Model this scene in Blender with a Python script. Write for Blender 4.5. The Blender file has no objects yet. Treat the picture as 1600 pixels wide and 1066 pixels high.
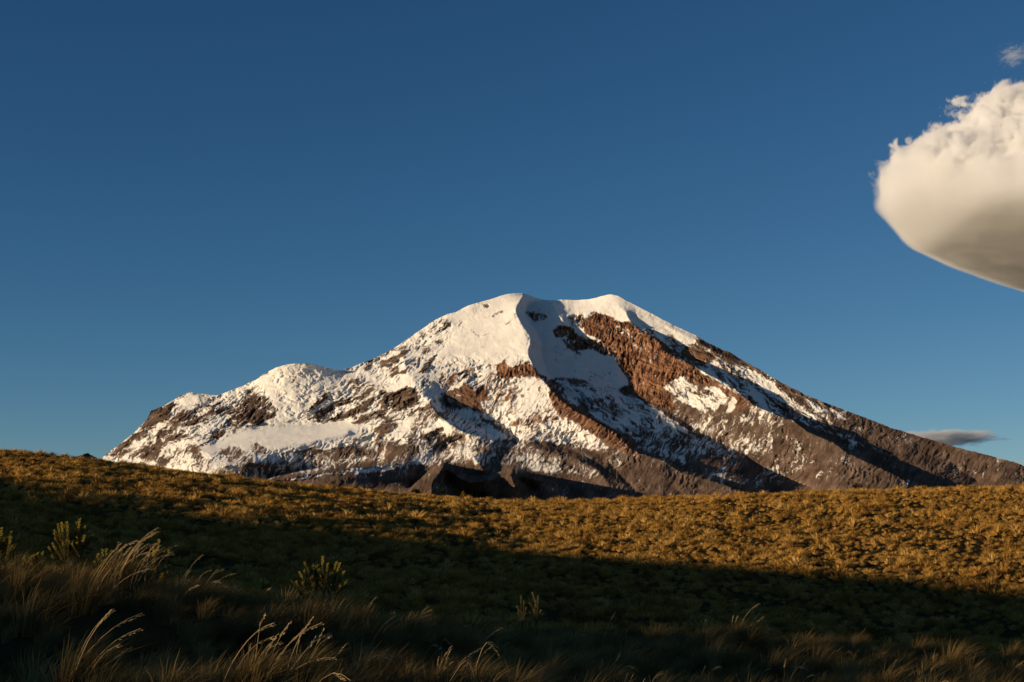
import bpy, math, random
import numpy as np
from mathutils import Vector, Matrix

scene = bpy.context.scene
COL = scene.collection
R = math.radians
rng = random.Random(7)
nrg = np.random.default_rng(5)

# ---------------------------------------------------------------- camera
F_PX, PITCH = 2200.0, math.atan(297/2200)        # focal length in photo pixels (1600 wide), tilt up
cam_data = bpy.data.cameras.new('camera')
cam = bpy.data.objects.new('camera', cam_data)
COL.objects.link(cam)
cam_data.sensor_width = 36.0
cam_data.lens = 36.0*F_PX/1600
cam_data.clip_start = 0.1
cam_data.clip_end = 300000
cam.location = (0, 0, 0)
cam.rotation_euler = (math.pi/2+PITCH, 0, 0)
scene.camera = cam

# ---------------------------------------------------------------- light
SUN_AZ, SUN_EL = R(65), R(6.2)                    # the sun stands behind-left of the camera, low
to_sun = Vector((-math.sin(SUN_AZ)*math.cos(SUN_EL), -math.cos(SUN_AZ)*math.cos(SUN_EL), math.sin(SUN_EL)))
sun_data = bpy.data.lights.new('sun', 'SUN')
sun_data.energy = 5.0
sun_data.angle = R(0.53)
sun_data.color = (1.0, 0.77, 0.50)
sun = bpy.data.objects.new('sun', sun_data)
COL.objects.link(sun)
sun.rotation_euler = to_sun.to_track_quat('Z', 'Y').to_euler()

world = bpy.data.worlds.new('World')
scene.world = world
world.use_nodes = True
wn = world.node_tree
wn.nodes.clear()
wo = wn.nodes.new('ShaderNodeOutputWorld')
wb = wn.nodes.new('ShaderNodeBackground')
sky = wn.nodes.new('ShaderNodeTexSky')
sky.sky_type = 'NISHITA'
sky.sun_disc = False
sky.sun_elevation = SUN_EL
sky.sun_rotation = R(180+65)
sky.altitude = 4200
sky.air_density = 1.0
sky.dust_density = 0.6
sky.ozone_density = 2.0
wb.inputs['Strength'].default_value = 0.10
# the clear, dry air of high altitude seen away from the sun: deeper blue than the model's default
_sep = wn.nodes.new('ShaderNodeSeparateColor')
_com = wn.nodes.new('ShaderNodeCombineColor')
wn.links.new(sky.outputs[0], _sep.inputs[0])
for _i, (_p, _k) in enumerate(((1.4, 1.13), (1.1, .78), (.95, .70))):
    _a = wn.nodes.new('ShaderNodeMath'); _a.operation = 'POWER'
    _b = wn.nodes.new('ShaderNodeMath'); _b.operation = 'MULTIPLY'
    wn.links.new(_sep.outputs[_i], _a.inputs[0]); _a.inputs[1].default_value = _p
    wn.links.new(_a.outputs[0], _b.inputs[0]); _b.inputs[1].default_value = _k*0.1**(_p-1)
    wn.links.new(_b.outputs[0], _com.inputs[_i])
wn.links.new(_com.outputs[0], wb.inputs[0])
wn.links.new(wb.outputs[0], wo.inputs[0])

scene.view_settings.view_transform = 'Standard'
scene.view_settings.look = 'None'
scene.view_settings.exposure = 0.2
scene.view_settings.gamma = 1.0
scene.view_settings.use_curve_mapping = False
try:
    scene.cycles.volume_bounces = 9
    scene.cycles.max_bounces = 14
    scene.cycles.diffuse_bounces = 3
    scene.cycles.transparent_max_bounces = 8
    scene.cycles.use_adaptive_sampling = True
except Exception:
    pass

# ---------------------------------------------------------------- helpers
def at(px, py, Y):
    """world point that a survey bearing (in photo pixels) meets at ground distance Y"""
    cx = (np.asarray(px, float)-800)/F_PX
    cy = (533-np.asarray(py, float))/F_PX
    dy = math.cos(PITCH)-math.sin(PITCH)*cy
    dz = math.sin(PITCH)+math.cos(PITCH)*cy
    s = Y/dy
    return cx*s, Y+0*cx, dz*s

def to_px(X, Y, Z):
    f = Y*math.cos(PITCH)+Z*math.sin(PITCH)
    u = -Y*math.sin(PITCH)+Z*math.cos(PITCH)
    return 800+F_PX*X/f, 533-F_PX*u/f

def mesh_np(name, verts, faces_flat, loop_counts):
    me = bpy.data.meshes.new(name)
    verts = np.ascontiguousarray(verts, np.float32)
    me.vertices.add(len(verts))
    me.vertices.foreach_set('co', verts.ravel())
    fl = np.ascontiguousarray(faces_flat, np.int32).ravel()
    lc = np.ascontiguousarray(loop_counts, np.int32)
    me.loops.add(len(fl))
    me.loops.foreach_set('vertex_index', fl)
    me.polygons.add(len(lc))
    ls = np.zeros(len(lc), np.int32)
    ls[1:] = np.cumsum(lc)[:-1]
    me.polygons.foreach_set('loop_start', ls)
    me.update(calc_edges=True)
    return me

def grid_mesh(name, P, wrap=False, smooth=True):
    """P: (rows, cols, 3)"""
    h, w = P.shape[:2]
    i = np.arange(h*w).reshape(h, w)
    if wrap:
        i = np.concatenate([i, i[:, :1]], 1)
    q = np.stack([i[:-1, :-1], i[:-1, 1:], i[1:, 1:], i[1:, :-1]], -1).reshape(-1, 4)
    me = mesh_np(name, P.reshape(-1, 3), q, np.full(len(q), 4))
    if smooth:
        me.polygons.foreach_set('use_smooth', np.ones(len(q), bool))
    return me

def obj(name, data, parent=None, mat=None, **props):
    o = bpy.data.objects.new(name, data)
    COL.objects.link(o)
    if parent is not None:
        o.parent = parent
    if mat is not None and data is not None and len(data.materials) == 0:
        data.materials.append(mat)
    for k, v in props.items():
        o[k] = v
    return o

class NT:
    """tiny node-tree writer"""
    def __init__(self, tree):
        self.t = tree
    def n(self, kind, ins=None, **attrs):
        nd = self.t.nodes.new(kind)
        for k, v in attrs.items():
            setattr(nd, k, v)
        for k, v in (ins or {}).items():
            s = nd.inputs[k]
            if isinstance(v, bpy.types.NodeSocket):
                self.t.links.new(v, s)
            else:
                s.default_value = v
        return nd
    def m(self, op, a, b=None, c=None):
        kind = 'ShaderNodeMath'
        ins = {0: a}
        if b is not None: ins[1] = b
        if c is not None: ins[2] = c
        return self.n(kind, ins, operation=op).outputs[0]
    def link(self, a, b):
        self.t.links.new(a, b)

def new_mat(name):
    m = bpy.data.materials.new(name)
    m.use_nodes = True
    m.node_tree.nodes.clear()
    t = NT(m.node_tree)
    out = t.n('ShaderNodeOutputMaterial')
    return m, t, out

def ramp(t, fac, stops):
    r = t.n('ShaderNodeValToRGB', {0: fac})
    el = r.color_ramp.elements
    while len(el) < len(stops):
        el.new(0.5)
    for e, (p, c) in zip(el, stops):
        e.position = p
        e.color = (*c, 1)
    return r.outputs[0]
# ---------------------------------------------------------------- numpy noise helpers
def _hash(ix, iy, seed):
    h = (ix.astype(np.int64) * 374761393 + iy.astype(np.int64) * 668265263 + seed * 974711) & 0xffffffff
    h = ((h ^ (h >> 13)) * 1274126177) & 0xffffffff
    return ((h ^ (h >> 16)) & 0xffff) / 65535.0

def gnoise(x, y, seed=0):
    """smooth gradient noise, about -1..1"""
    ix = np.floor(x); iy = np.floor(y)
    fx = x - ix; fy = y - iy
    u = fx*fx*fx*(fx*(fx*6-15)+10); v = fy*fy*fy*(fy*(fy*6-15)+10)
    out = []
    for dx in (0, 1):
        for dy in (0, 1):
            a = _hash(ix+dx, iy+dy, seed) * 6.2831853
            out.append(np.cos(a)*(fx-dx) + np.sin(a)*(fy-dy))
    return 1.5*((out[0]*(1-u)+out[2]*u)*(1-v) + (out[1]*(1-u)+out[3]*u)*v)

def fbm(x, y, octv=4, seed=0, gain=0.5, ridged=False):
    s = 0; a = 1.0; t = 0
    for o in range(octv):
        n = gnoise(x*2**o + 17.3*o, y*2**o - 9.1*o, seed+o)
        if ridged:
            n = 1 - 2*np.abs(n)
        s = s + a*n; t += a; a *= gain
    return s/t

def streak(x, y, ang, along, across, octv=4, seed=0, gain=0.55, ridged=False):
    """noise stretched along image angle ang (degrees, y up)"""
    c, s = math.cos(math.radians(ang)), math.sin(math.radians(ang))
    return fbm((x*c - y*s)/along, (x*s + y*c)/across, octv, seed, gain, ridged)

def smoothstep(a, b, x):
    t = np.clip((x-a)/(b-a), 0, 1)
    return t*t*(3-2*t)

def blur(a, n):
    for _ in range(n):
        p = np.pad(a, 1, mode='edge')
        a = (p[:-2, 1:-1] + 2*p[1:-1, 1:-1] + p[2:, 1:-1])/4
        p = np.pad(a, 1, mode='edge')
        a = (p[1:-1, :-2] + 2*p[1:-1, 1:-1] + p[1:-1, 2:])/4
    return a

def poly_mask(PX, PY, pts, feather=4.0):
    """1 inside the outline, 0 outside, soft edge"""
    x0 = min(p[0] for p in pts)-3*feather; x1 = max(p[0] for p in pts)+3*feather
    y0 = min(p[1] for p in pts)-3*feather; y1 = max(p[1] for p in pts)+3*feather
    out = np.zeros(PX.shape)
    sel = (PX > x0) & (PX < x1) & (PY > y0) & (PY < y1)
    x = PX[sel]; y = PY[sel]
    if x.size == 0:
        return out
    ins = np.zeros(x.shape, bool); d2 = np.full(x.shape, 1e9)
    n = len(pts)
    for i in range(n):
        ax, ay = pts[i]; bx, by = pts[(i+1) % n]
        if ay != by:
            c = ((ay > y) != (by > y)) & (x < (bx-ax)*(y-ay)/(by-ay)+ax)
            ins ^= c
        ex, ey = bx-ax, by-ay
        t = np.clip(((x-ax)*ex + (y-ay)*ey)/(ex*ex+ey*ey+1e-9), 0, 1)
        d2 = np.minimum(d2, (x-ax-t*ex)**2 + (y-ay-t*ey)**2)
    d = np.sqrt(d2)*np.where(ins, 1, -1)
    out[sel] = smoothstep(-feather, feather, d)
    return out

# ---------------------------------------------------------------- the volcano: survey lines
# a survey of ridge and valley lines: bearing, elevation (both as photo pixels) and distance
# behind the mountain's front plane (units of 5.45 m)
SKY = [(60,772),(110,747),(130,735),(156,717.5),(186,695),(211,675),(230,655),(236,642),(244,639),(253,635),(267,628),(281,618.6),(297,612.7),(314,615.5),
 (340,618),(354,612.7),(373,605.7),(399,594),(416,582.5),(431,574.5),(447,570),(463,568),(482,568.6),(498,571.5),(517,576),(529,578.7),
 (541,576),(550,574),(564,567.7),(583,560.6),(600,552.5),(613,545),(628,536),(643,526),(652,518.5),(665,510),(675,503),(686,497),
 (699,491),(712,488),(721,483),(732,477.5),(747,473),(764,468.5),(779,463.5),(790,460.2),(803,458.5),(818,458.5),(827,461.5),(840,466.5),
 (852,469),(866,469.8),(876,468.4),(900,469),(921,467.8),(934,464.5),(947,461),(955,460),(966,462.7),(979,470),(998,479.6),(1016,489),
 (1037,500),(1059,511),(1087,524),(1106,536),(1145,553),(1155,560),(1187,578),(1220,597.5),(1262,618.6),(1307,636),(1353,653),(1395,669.5),
 (1437,682),(1486,696.6),(1535,709.6),(1580,721),(1600,728),(1660,748),(1720,768),(1780,786)]
SKYD = [(60,500),(160,510),(300,500),(350,495),(400,470),(440,430),(475,432),(500,446),(530,474),(560,498),(600,530),(665,555),(720,570),(800,590),(850,650),
 (900,650),(955,605),(1016,562),(1087,520),(1155,478),(1210,415),(1262,364),(1320,335),(1353,323),(1437,288),(1535,250),(1600,228),(1780,190)]
LINES = [
 # base
 [(60,800,480),(160,800,330),(250,790,230),(330,790,140),(400,790,20),(500,795,-60),(640,795,-150),(760,795,-60),(900,795,-30),(1200,795,-20),(1421,790,30),(1600,795,150),(1780,795,150)],
 # R1 the long central spur
 [(818,462,590),(812,472,545),(805,485,500),(810,497,478),(818,510,452),(829,525,428),(830,536,410),(826,548,388),(826,557,370),(833,570,350),(840,585,325),(855,600,292),(866,613,265),
  (874,622,248),(900,643,212),(918,651,195),(940,663,178),(966,680,148),(988,704,112),(1010,712,100),(1042,722,85),(1066,740,65),(1097,748,45),(1130,757,28),(1156,768,10)],
 [(862,474,602),(868,485,570),(878,500,540),(884,508,532)],
 # V1 couloir floor behind it
 [(836,474,640),(825,490,600),(838,510,560),(846,530,530),(846,555,500),(856,585,455),(873,606,418),(890,622,382),(915,640,330),(940,655,288),(966,670,245),(1000,697,200),(1040,712,170),(1080,728,135),(1120,745,100),(1170,764,50)],
 [(890,525,548),(905,545,522),(925,565,497),(945,590,468),(962,610,432),(985,630,390)],
 # B1 far side of the couloir shadow / foot of the red cliff
 [(905,490,575),(914,516,528),(938,531,508),(955,544,498),(966,557,488),(980,572,474),(986,585,462),(982,597,448),(996,620,394),(1024,631,368),(1055,648,345),(1086,672,310),(1119,689,285),(1162,709,256),(1193,737,218),(1230,750,200),(1265,760,185)],
 # upper edge of the red cliff
 [(925,492,560),(945,488,565),(965,500,545),(985,504,520)],
 # R2 the second spur
 [(966,478,570),(977,487,550),(988,510,505),(999,516,492),(1029,534,462),(1040,551,438),(1059,560,418),(1100,581,372),(1149,608,318),(1177,633,280),(1210,648,248),(1242,659,224),(1262,675,204),(1304,692,178),(1324,708,156),(1366,727,124),(1405,745,100),(1421,757,85)],
 # V2 behind it
 [(985,493,552),(1003,506,540),(1036,527,512),(1052,545,505),(1080,562,470),(1118,582,435),(1165,606,392),(1195,630,352),(1225,643,332),(1265,660,300),(1285,674,278),(1325,695,250),(1345,708,230),(1385,727,200),(1440,752,160)],
 # B2 far edge of the second shadow
 [(1022,501,547),(1050,515,525),(1085,531,504),(1120,552,472),(1168,578,448),(1210,607,390),(1242,630,342),(1262,637,333),(1288,646,316),(1320,659,302),(1356,667,300),(1385,677,286),(1424,692,268),(1454,712,246),(1486,721,242),(1503,737,216),(1527,752,206)],
 [(1560,745,190),(1600,760,175),(1680,775,160)],
 # R3 the left spur, V3 pocket, B3
 [(630,560,440),(640,590,370),(655,612,300),(668,623,268),(681,645,218),(705,665,176),(723,675,153),(745,681,151),(770,687,152),(800,693,170)],
 [(688,626,350),(700,634,332),(718,648,302),(745,665,262),(770,680,232)],
 [(700,614,330),(719,630,308),(738,641,295),(766,651,284),(786,665,262),(798,678,236),(811,690,206)],
 [(729,604,330),(742,613,318),(760,605,330)],
 # R3 lower: step and shade under the spur tip
 [(723,675,153),(705,681,172),(690,684,185),(680,700,165)], [(722,684,190),(705,691,205),(690,701,180)],
 [(700,694,150),(740,698,130),(766,703,118),(738,714,90),(756,735,60)],[(768,715,128),(778,735,80)],
 # R5 lower centre rib and its shade
 [(811,692,165),(857,706,125),(885,714,108),(909,722,92),(933,734,70),(950,755,35),(958,772,15)],
 [(865,697,172),(900,705,150),(925,717,124),(945,731,93),(965,749,58),(985,768,20)],
 [(890,690,184),(920,700,158),(939,711,134),(959,731,100),(972,746,70),(994,768,26)],
 # small ribs lower centre
 [(840,690,180),(857,700,150)],
 # bench glacier on the left flank
 [(312,704,235),(330,714,185),(360,710,185),(400,707,180),(470,694,205),(520,682,235),(545,676,245)],
 [(335,692,290),(380,674,325),(430,666,345),(500,664,350),(545,657,345)],
 # gully under bench
 [(310,735,140),(350,728,112),(400,722,126),(440,727,165),(480,722,188),(520,712,190),(560,705,195),(600,712,190)],
 # R7 moraine in front and land behind it
 [(398,764,-40),(423,751,-30),(470,741,-10),(520,734,10),(560,730,30),(595,727,55),(640,724,85)],
 [(396,758,150),(423,746,170),(470,736,185),(520,729,190),(560,725,185),(595,722,165)],
 [(480,765,-70),(520,752,-45),(560,744,-22)],[(560,768,-60),(600,756,-10),(630,750,30)],
 # H1 and H2: small brown foothills
 [(618,785,-150),(640,768,-140),(660,752,-130),(678,738,-122),(691,731,-115),(705,735,-105),(716,745,-98),(735,753,-86),(758,750,-74),(780,745,-75),(798,741,-78),(820,744,-50),(850,752,-10),(900,762,30),(945,769,30)],
 [(640,760,75),(660,745,80),(678,731,85),(691,724,90),(712,732,88),(735,745,80),(760,744,75),(798,735,75),(825,738,85),(860,746,70),(905,756,55)],
 [(691,731,-115),(686,742,-128),(676,752,-140),(674,775,-160)],
 [(700,745,-60),(705,760,-40),(730,775,-10),(757,772,5)],
 [(760,760,-60),(752,772,-40)],
 [(798,741,-78),(801,752,-90),(806,760,-92)],[(812,750,-30),(835,765,10)],
]

# ray from a surface point to the sun in survey space: left, up, nearer
GX0, GX1, GY0, GY1 = 60, 1780, 440, 800

def relax_grid():
    W, H = GX1-GX0+1, GY1-GY0+1
    lines = [[(x, y, d) for (x, y), d in zip(SKY, np.interp([p[0] for p in SKY], [p[0] for p in SKYD], [p[1] for p in SKYD]))]] + LINES
    def raster(f):
        w, h = W//f+1, H//f+1
        acc = np.zeros((h, w)); cnt = np.zeros((h, w))
        for L in lines:
            for (x0, y0, d0), (x1, y1, d1) in zip(L[:-1], L[1:]):
                n = int(max(abs(x1-x0), abs(y1-y0))*2/f)+2
                t = np.linspace(0, 1, n)
                ix = np.clip(np.round((x0+(x1-x0)*t-GX0)/f).astype(int), 0, w-1)
                iy = np.clip(np.round((y0+(y1-y0)*t-GY0)/f).astype(int), 0, h-1)
                acc[iy, ix] = d0+(d1-d0)*t; cnt[iy, ix] = 1
        return acc, cnt > 0
    D = None
    for f, it in ((16, 400), (8, 300), (4, 250), (2, 200), (1, 60)):
        acc, m = raster(f)
        if D is None:
            D = np.full(acc.shape, acc[m].mean())
        else:
            h, w = acc.shape
            yi = np.clip(np.arange(h)/2, 0, D.shape[0]-1.001); xi = np.clip(np.arange(w)/2, 0, D.shape[1]-1.001)
            y0 = yi.astype(int); x0 = xi.astype(int); fy = (yi-y0)[:, None]; fx = (xi-x0)[None]
            D = (D[y0][:, x0]*(1-fy)*(1-fx)+D[y0+1][:, x0]*fy*(1-fx)+D[y0][:, x0+1]*(1-fy)*fx+D[y0+1][:, x0+1]*fy*fx)
        D[m] = acc[m]
        for _ in range(it):
            p = np.pad(D, 1, mode='edge')
            N = (p[:-2, 1:-1]+p[2:, 1:-1]+p[1:-1, :-2]+p[1:-1, 2:])/4
            D = np.where(m, acc, N)
    return D[:H, :W]

# ---------------------------------------------------------------- snow cover
# (outline, cover 0..1, soft edge, streak family)
# families: A down-left, B steep down-left, C down-right, D specks, E upright
SNOW = [
 ([(130,745),(150,718),(235,635),(300,605),(350,605),(430,565),(530,570),(660,505),(800,450),(870,460),(960,450),(1090,520),(1060,560),(830,570),(800,575),(770,600),(700,620),(690,650),(720,678),(650,695),(580,692),(500,705),(400,712),(330,735),(240,750)], .69, 4, 'A'),
 ([(700,488),(800,450),(824,468),(806,485),(830,525),(828,556),(800,562),(760,566),(715,572),(690,588),(655,592),(640,610),(610,612),(640,580),(690,540),(700,510)], 1.0, 8, 'A'),
 ([(310,705),(340,688),(380,671),(430,664),(520,660),(548,656),(566,668),(556,684),(500,692),(470,702),(420,708),(395,702),(350,706),(322,720)], 1.0, 5, 'A'),
 ([(345,702),(358,697),(375,698),(380,706),(360,712),(340,710)], .35, 3, 'D'), ([(392,694),(405,693),(418,700),(415,708),(388,708)], .3, 3, 'D'),
 ([(400,598),(440,566),(500,570),(540,580),(525,600),(500,608),(480,640),(440,662),(405,660),(430,625)], .97, 4, 'A'),
 # crevasses and rocks on the dome
 ([(733,513),(741,516),(748,523),(749,528),(742,521)], .30, 1.2, 'D'), ([(756,474),(762,474),(762,479),(758,479)], .2, 1.2, 'D'),
 ([(774,490),(788,486),(788,490),(776,494)], .35, 1.2, 'D'), ([(712,568),(728,561),(738,560),(726,565)], .3, 1.2, 'D'),
 ([(712,577),(735,572),(750,576),(735,580)], .55, 2, 'D'), ([(640,530),(655,520),(668,514),(660,528),(648,538)], .5, 2, 'D'),
 # rocky left shoulder
 ([(226,660),(236,643),(255,637),(272,630),(264,650),(245,664),(228,682),(212,690),(190,700),(170,712),(200,684)], .06, 3, 'A'),
 ([(255,660),(285,640),(335,640),(362,640),(345,655),(310,668),(270,690),(230,712),(200,716),(240,690)], .34, 5, 'A'),
 ([(300,608),(350,612),(330,625),(300,640),(268,650),(282,622)], .82, 4, 'A'),
 ([(368,640),(395,620),(412,618),(432,638),(420,650),(398,656),(362,668),(340,685),(310,698),(350,662)], .26, 3, 'A'),
 ([(236,716),(260,700),(312,700),(330,722),(400,715),(420,745),(300,745)], .52, 6, 'D'),
 # rock bands on the left face
 ([(495,644),(520,632),(553,618),(546,628),(522,640),(500,653),(480,657)], .08, 2, 'A'),
 ([(512,658),(545,640),(580,627),(574,640),(545,653),(528,658)], .10, 2, 'A'),
 ([(548,662),(575,643),(600,621),(640,604),(652,612),(653,630),(630,641),(590,652),(570,662)], .10, 3, 'A'),
 ([(594,574),(610,560),(635,546),(634,556),(610,572),(598,577)], .05, 2, 'A'),
 ([(653,581),(672,562),(683,553),(678,566),(660,582)], .06, 2, 'A'),
 ([(473,646),(490,630),(516,612),(512,623),(490,641)], .08, 2, 'A'),
 ([(603,582),(620,574),(624,585),(608,592)], .25, 2, 'A'),
 ([(380,660),(400,648),(432,640),(430,652),(395,664)], .15, 2, 'A'),
 ([(644,525),(655,517),(668,517),(660,528),(648,535)], .55, 3, 'D'),
 ([(580,672),(600,660),(625,655),(618,668),(590,680)], .30, 3, 'A'),
 ([(640,668),(660,640),(672,626),(690,640),(686,652),(665,668),(648,678)], .45, 3, 'B'),
 ([(660,682),(695,664),(700,668),(670,682)], .05, 1.5, 'A'),
 # under the dome
 ([(776,572),(788,568),(800,573),(822,567),(836,572),(841,590),(825,586),(806,584),(790,594),(778,590)], .10, 2, 'E'),
 ([(757,600),(785,594),(793,605),(786,615),(765,614)], .08, 2, 'E'),
 ([(682,598),(692,580),(696,592),(712,592),(718,598),(704,606),(690,607)], .40, 3, 'D'),
 ([(724,612),(745,604),(746,625),(730,626)], .15, 2, 'D'),
 ([(735,634),(755,625),(771,634),(757,641),(740,641)], .10, 2, 'E'),
 ([(690,566),(705,556),(740,562),(735,572),(700,575)], .85, 4, 'D'),
 ([(762,614),(785,616),(810,622),(840,635),(820,640),(790,632),(768,624)], .25, 3, 'C'),
 # left face of the central spur
 ([(755,588),(840,590),(870,620),(945,665),(935,705),(860,695),(810,692),(780,665),(735,642),(760,620)], .60, 4, 'B'),
 ([(800,590),(845,592),(868,615),(858,640),(820,620)], .82, 4, 'B'),
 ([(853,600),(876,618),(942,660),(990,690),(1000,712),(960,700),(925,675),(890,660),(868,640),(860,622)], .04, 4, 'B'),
 ([(840,640),(858,632),(880,655),(905,662),(940,690),(950,702),(925,705),(880,692),(848,676)], .60, 4, 'B'),
 ([(800,690),(850,690),(935,712),(925,722),(870,706),(820,702)], .15, 3, 'C'),
 ([(672,625),(692,630),(740,650),(800,685),(770,697),(700,682)], .62, 3, 'D'),
 ([(704,640),(730,638),(748,648),(760,662),(735,660)], .96, 3, 'D'),
 ([(685,617),(728,600),(742,612),(736,622),(758,640),(735,645),(700,630)], .08, 3, 'C'),
 # couloir
 ([(805,485),(828,462),(870,466),(930,468),(915,500),(915,518),(960,560),(985,600),(955,616),(900,588),(860,592),(845,588),(830,562),(838,530)], 1.0, 4, 'C'),
 ([(846,530),(905,552),(960,600),(940,605),(900,590),(865,560)], .92, 4, 'C'),
 ([(862,517),(880,508),(895,511),(901,524),(885,527),(868,529)], .08, 2, 'E'),
 ([(876,532),(900,519),(915,529),(938,534),(958,548),(966,560),(952,558),(922,546),(900,549),(885,542)], .12, 2, 'E'),
 ([(818,487),(850,490),(858,500),(835,504)], .45, 2, 'E'),
 ([(885,495),(912,492),(913,512),(890,509)], .40, 2, 'E'),
 ([(866,596),(884,592),(900,604),(890,610),(868,602)], .4, 3, 'C'),
 ([(880,598),(950,604),(1000,622),(1060,657),(1105,692),(1000,692),(930,657),(880,624)], .58, 6, 'C'),
 ([(905,615),(960,625),(985,650),(950,650)], .35, 5, 'C'),
 ([(1000,665),(1110,690),(1140,715),(1070,722),(1000,702)], .30, 8, 'D'),
 ([(1050,705),(1150,715),(1260,760),(1120,760)], .06, 8, 'D'),
 # red cliff
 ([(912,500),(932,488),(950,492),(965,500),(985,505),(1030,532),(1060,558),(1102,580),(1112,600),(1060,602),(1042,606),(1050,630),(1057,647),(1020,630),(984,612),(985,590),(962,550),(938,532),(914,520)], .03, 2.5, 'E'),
 ([(962,506),(985,520),(1010,548),(1000,552),(975,530)], .30, 4, 'E'),
 ([(1035,606),(1065,586),(1082,600),(1092,610),(1100,605),(1118,603),(1142,620),(1122,637),(1110,660),(1095,645),(1065,628)], .64, 2.5, 'C'),
 ([(1144,620),(1151,626),(1142,652),(1130,652)], .97, 1.5, 'B'),
 ([(1080,610),(1092,612),(1112,645),(1100,648)], .55, 2, 'C'),
 ([(1050,650),(1060,636),(1110,645),(1150,645),(1215,672),(1205,722),(1162,702),(1110,684)], .26, 8, 'D'),
 ([(1200,660),(1250,668),(1270,720),(1210,730)], .10, 8, 'D'),
 # summit snow right
 ([(860,462),(955,450),(1020,485),(1087,520),(1088,538),(1060,534),(1020,515),(992,504),(970,503),(950,492),(930,487),(900,486)], 1.0, 2, 'C'),
 # second shadow and right skyline
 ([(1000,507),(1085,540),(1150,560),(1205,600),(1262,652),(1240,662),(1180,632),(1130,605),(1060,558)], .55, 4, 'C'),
 ([(1080,535),(1100,540),(1120,560),(1100,575),(1060,552)], .12, 3, 'C'),
 ([(1180,600),(1280,645),(1340,690),(1270,672),(1200,640)], .38, 5, 'C'),
 ([(1330,680),(1400,710),(1390,716),(1330,692)], .35, 5, 'C'),
 ([(1087,520),(1112,534),(1205,584),(1305,632),(1295,641),(1205,601),(1130,562),(1088,545)], .08, 2, 'C'),
 ([(1145,566),(1178,580),(1212,600),(1242,627),(1252,646),(1222,628),(1180,598)], .75, 3, 'C'),
 ([(1253,618),(1278,634),(1294,646),(1272,642)], .75, 2, 'C'),
 ([(1297,636),(1320,656),(1312,657),(1295,642)], .75, 2, 'C'),
 # lower slopes
 ([(640,688),(720,680),(800,692),(860,702),(905,742),(840,738),(760,722),(690,728),(610,726)], .42, 5, 'D'),
 ([(600,694),(625,690),(650,705),(640,722),(605,722)], .05, 5, 'D'),
 ([(560,690),(610,690),(600,722),(550,718)], .45, 4, 'D'),
 ([(330,722),(400,710),(560,704),(600,716),(520,730),(420,748),(350,745)], .58, 5, 'D'),
 ([(340,735),(400,722),(480,722),(560,728),(470,738),(420,747),(360,748)], .30, 4, 'D'),
 ([(505,708),(560,700),(575,714),(520,720)], .10, 3, 'D'),
 ([(428,752),(470,743),(520,736),(560,732),(640,724),(600,736),(520,744),(440,754)], .36, 3, 'A'),
 ([(940,700),(980,712),(990,740),(950,725)], .16, 6, 'B'),
]

def snow_map(PX, PY):
    cover = np.full(PX.shape, -.15)
    cover += .30*smoothstep(760, 700, PY)*smoothstep(1560, 1100, PX)*smoothstep(520, 620, PX)
    fam = {k: np.zeros(PX.shape) for k in 'ABCDE'}
    fam['D'][:] = 1
    # wobble the outlines
    wx = PX + 5*fbm(PX/22, PY/22, 3, 11) + 2*fbm(PX/6, PY/6, 2, 71); wy = PY + 4*fbm(PX/22, PY/22, 3, 31) + 1.5*fbm(PX/6, PY/6, 2, 91)
    for pts, c, fe, k in SNOW:
        c = c if c >= .97 or c <= .04 else .5+(c-.5)*.80
        m = poly_mask(wx, wy, pts, fe)
        cover = cover*(1-m)+c*m
        for q in fam:
            fam[q] = fam[q]*(1-m) + (m if q == k else 0)
    vx = PX + 6*gnoise(PX/19, PY/15, 61) + 2.5*gnoise(PX/7, PY/6, 62); vy = PY + 5*gnoise(PX/19, PY/15, 63) + 2.0*gnoise(PX/7, PY/6, 64)
    def fam_noise(ang, L, W, seed, g=.74):
        return .74*streak(vx, vy, ang, L, W, 5, seed, g) + .28*streak(vx, vy, ang, L*.35, W*.45, 4, seed+7, .6)
    nz = (fam['A']*fam_noise(27, 42, 6.5, 101) + fam['B']*fam_noise(48, 30, 4.6, 202)
          + fam['C']*fam_noise(-38, 34, 6, 303) + fam['D']*(.80*streak(vx, vy, 64, 24, 4.2, 4, 404, .7)+.26*fbm(vx/3.0, vy/2.4, 3, 414, .6))
          + fam['E']*fam_noise(82, 16, 4, 505))
    big = fbm(PX/45, PY/30, 3, 77)
    fine = fbm(PX/4, PY/3.2, 2, 88)
    n = .5 + 1.55*nz + (.34+.40*fam['D']+.25*fam['A'])*big + .13*fine
    soft = .12+.12*fam['D']
    s = smoothstep(-1, 1, (cover*1.15-.075 - n)/soft)
    return np.clip(s, 0, 1), cover, fam

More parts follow.
